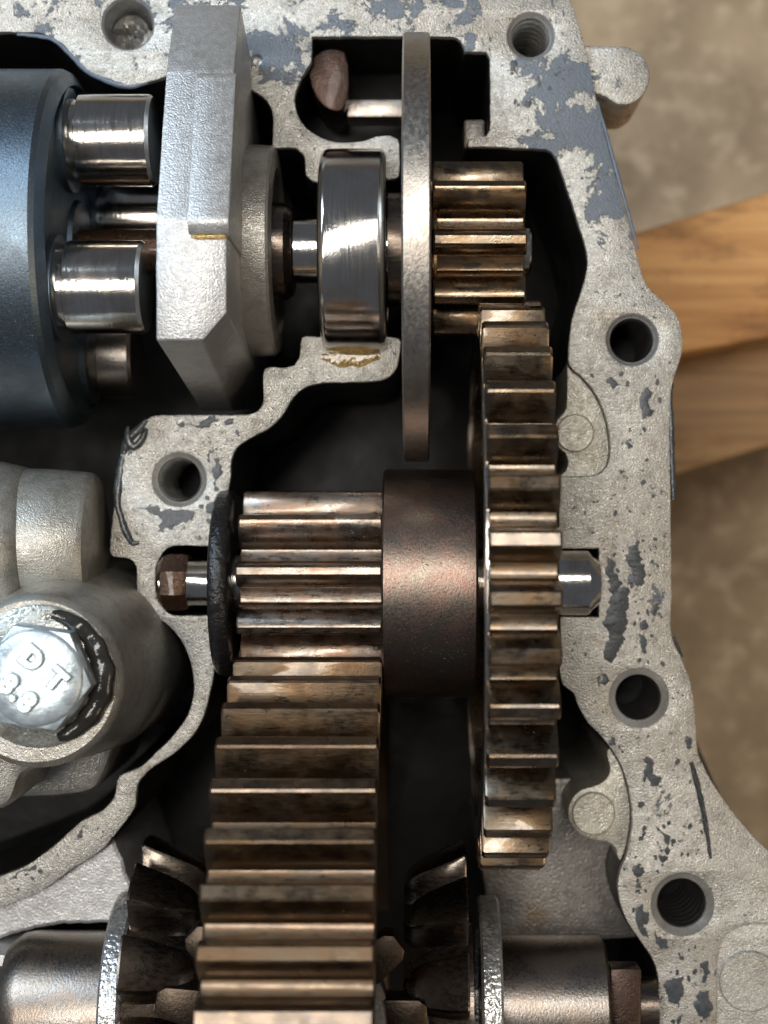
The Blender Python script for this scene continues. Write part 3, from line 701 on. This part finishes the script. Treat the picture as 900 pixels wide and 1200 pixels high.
# ------------------------------------------------------------------ selector rod in the small pocket
sr = thing('selector_rod', 'brown D-shaped rod end lying in the small pocket near the bearing', 'rod', (400, 95, -110))
dshape = spline([(404, 60, 1), (408, 75), (409, 100), (405, 122), (398, 130), (385, 128), (372, 116), (364, 98), (362, 82), (368, 66), (380, 58), (394, 57)], 4)
dd = [(up(x, y, -18)) for x, y in dshape]
extruded('rod_end', [dd], -120, -18, M['copper'], sr, 3.0)
box('rod_bar', (404, 104, -90), (476, 126, -44), M['plate'], sr, 3.0)

# ------------------------------------------------------------------ cast bracket and hex bolt
br = thing('cast_bracket', 'greyish cast bracket held down by a zinc hex bolt', 'bracket', (60, 780, -220))
# horizontal barrel
lathe_x('barrel', [(-180, 50), (-180, 92), (60, 90), (111, 86), (117, 82), (119, 70), (119, 40)], 640, 20, M['bracket'], br, 80, 40)
lathe_x('barrel_shoulder', [(-180, 60), (-180, 108), (10, 106), (36, 100), (46, 92), (50, 84)], 648, 22, M['bracket'], br, 80, 50)
# bolt boss, slightly conical
bx, by = 92.0, 776.0
lathe_z('bolt_boss', [(-220, 112), (-60, 112), (-40, 112), (60, 104), (190, 92), (199, 89), (203, 84), (203, 20)], bx, by, M['bracket'], br, 72, 35)
arm = spline([(-200, 760, 1), (40, 700), (96, 700), (150, 720), (186, 770), (196, 806), (178, 846), (140, 872), (128, 900), (112, 924), (60, 932), (-200, 938, 1)], 8)
extruded('arm', [arm], -220, 20, M['bracket'], br, 12.0)
top = spline([(-200, 730, 1), (20, 735), (70, 800), (100, 850), (92, 868), (70, 880), (60, 905), (46, 916), (-200, 925, 1)], 8)
extruded('arm_top', [top], -60, 172, M['bracket'], br, 14.0)
hb = thing('hex_bolt', 'zinc plated hex bolt with raised figures on the cast bracket', 'bolt', (bx - 6, by, 203))
hx, hy = 102.0, 768.0
lathe_z('washer_face', [(203.5, 74), (212, 74), (214, 71), (214, 20)], hx - 4, hy + 2, M['washer_zinc'], hb, 56, 35)
hexp = [(hx + 58*math.cos(R(8 + 60*k)), hy + 58*math.sin(R(8 + 60*k))) for k in range(6)]
extruded('hex_head', [hexp], 213, 246, M['zinc'], hb, 3.0)
lathe_z('head_crown', [(240, 53), (246.5, 49), (249, 46), (249.5, 30), (249.5, 2)], hx, hy, M['zinc'], hb, 48, 40)
def raised(txt, x, y, size, rot, parent):
    cu = bpy.data.curves.new('figures', 'FONT'); cu.body = txt; cu.size = size * 0.01; cu.extrude = 0.05; cu.bevel_depth = 0.012; cu.offset = 0.016
    cu.align_x = 'CENTER'; cu.align_y = 'CENTER'; cu.space_character = 1.25
    tmp = bpy.data.objects.new('figures', cu); C.objects.link(tmp)
    me = bpy.data.meshes.new_from_object(tmp.evaluated_get(bpy.context.evaluated_depsgraph_get()))
    bpy.data.objects.remove(tmp); c, s = math.cos(R(rot)), math.sin(R(rot))
    for v in me.vertices:
        a, b = v.co.x*100, v.co.y*100
        v.co = W(x + a*c - b*s, y - (a*s + b*c), 249.5 + v.co.z*100)
    me.materials.clear(); finish(me, 40)
    return link('raised_figures', me, M['zinc'], parent)
raised('8.8', hx - 16, hy + 15, 27, -44, hb)
raised('D T', hx + 10, hy - 10, 27, -40, hb)
arc = [(hx - 4 + 66*math.cos(R(a_)), hy + 2 + 66*math.sin(R(a_)), 213.5 + 0.8*math.sin(a_*0.21)) for a_ in range(-78, 75, 6)]
tube('grease_smear', arc, [3 + 9*math.sin(math.pi*min(1, (i + 0.4)/len(arc)))**0.6*(1 + 0.16*math.sin(i*1.7) + 0.1*math.sin(i*0.61)) for i in range(len(arc))], M['grease'], hb, 12, 0.5)
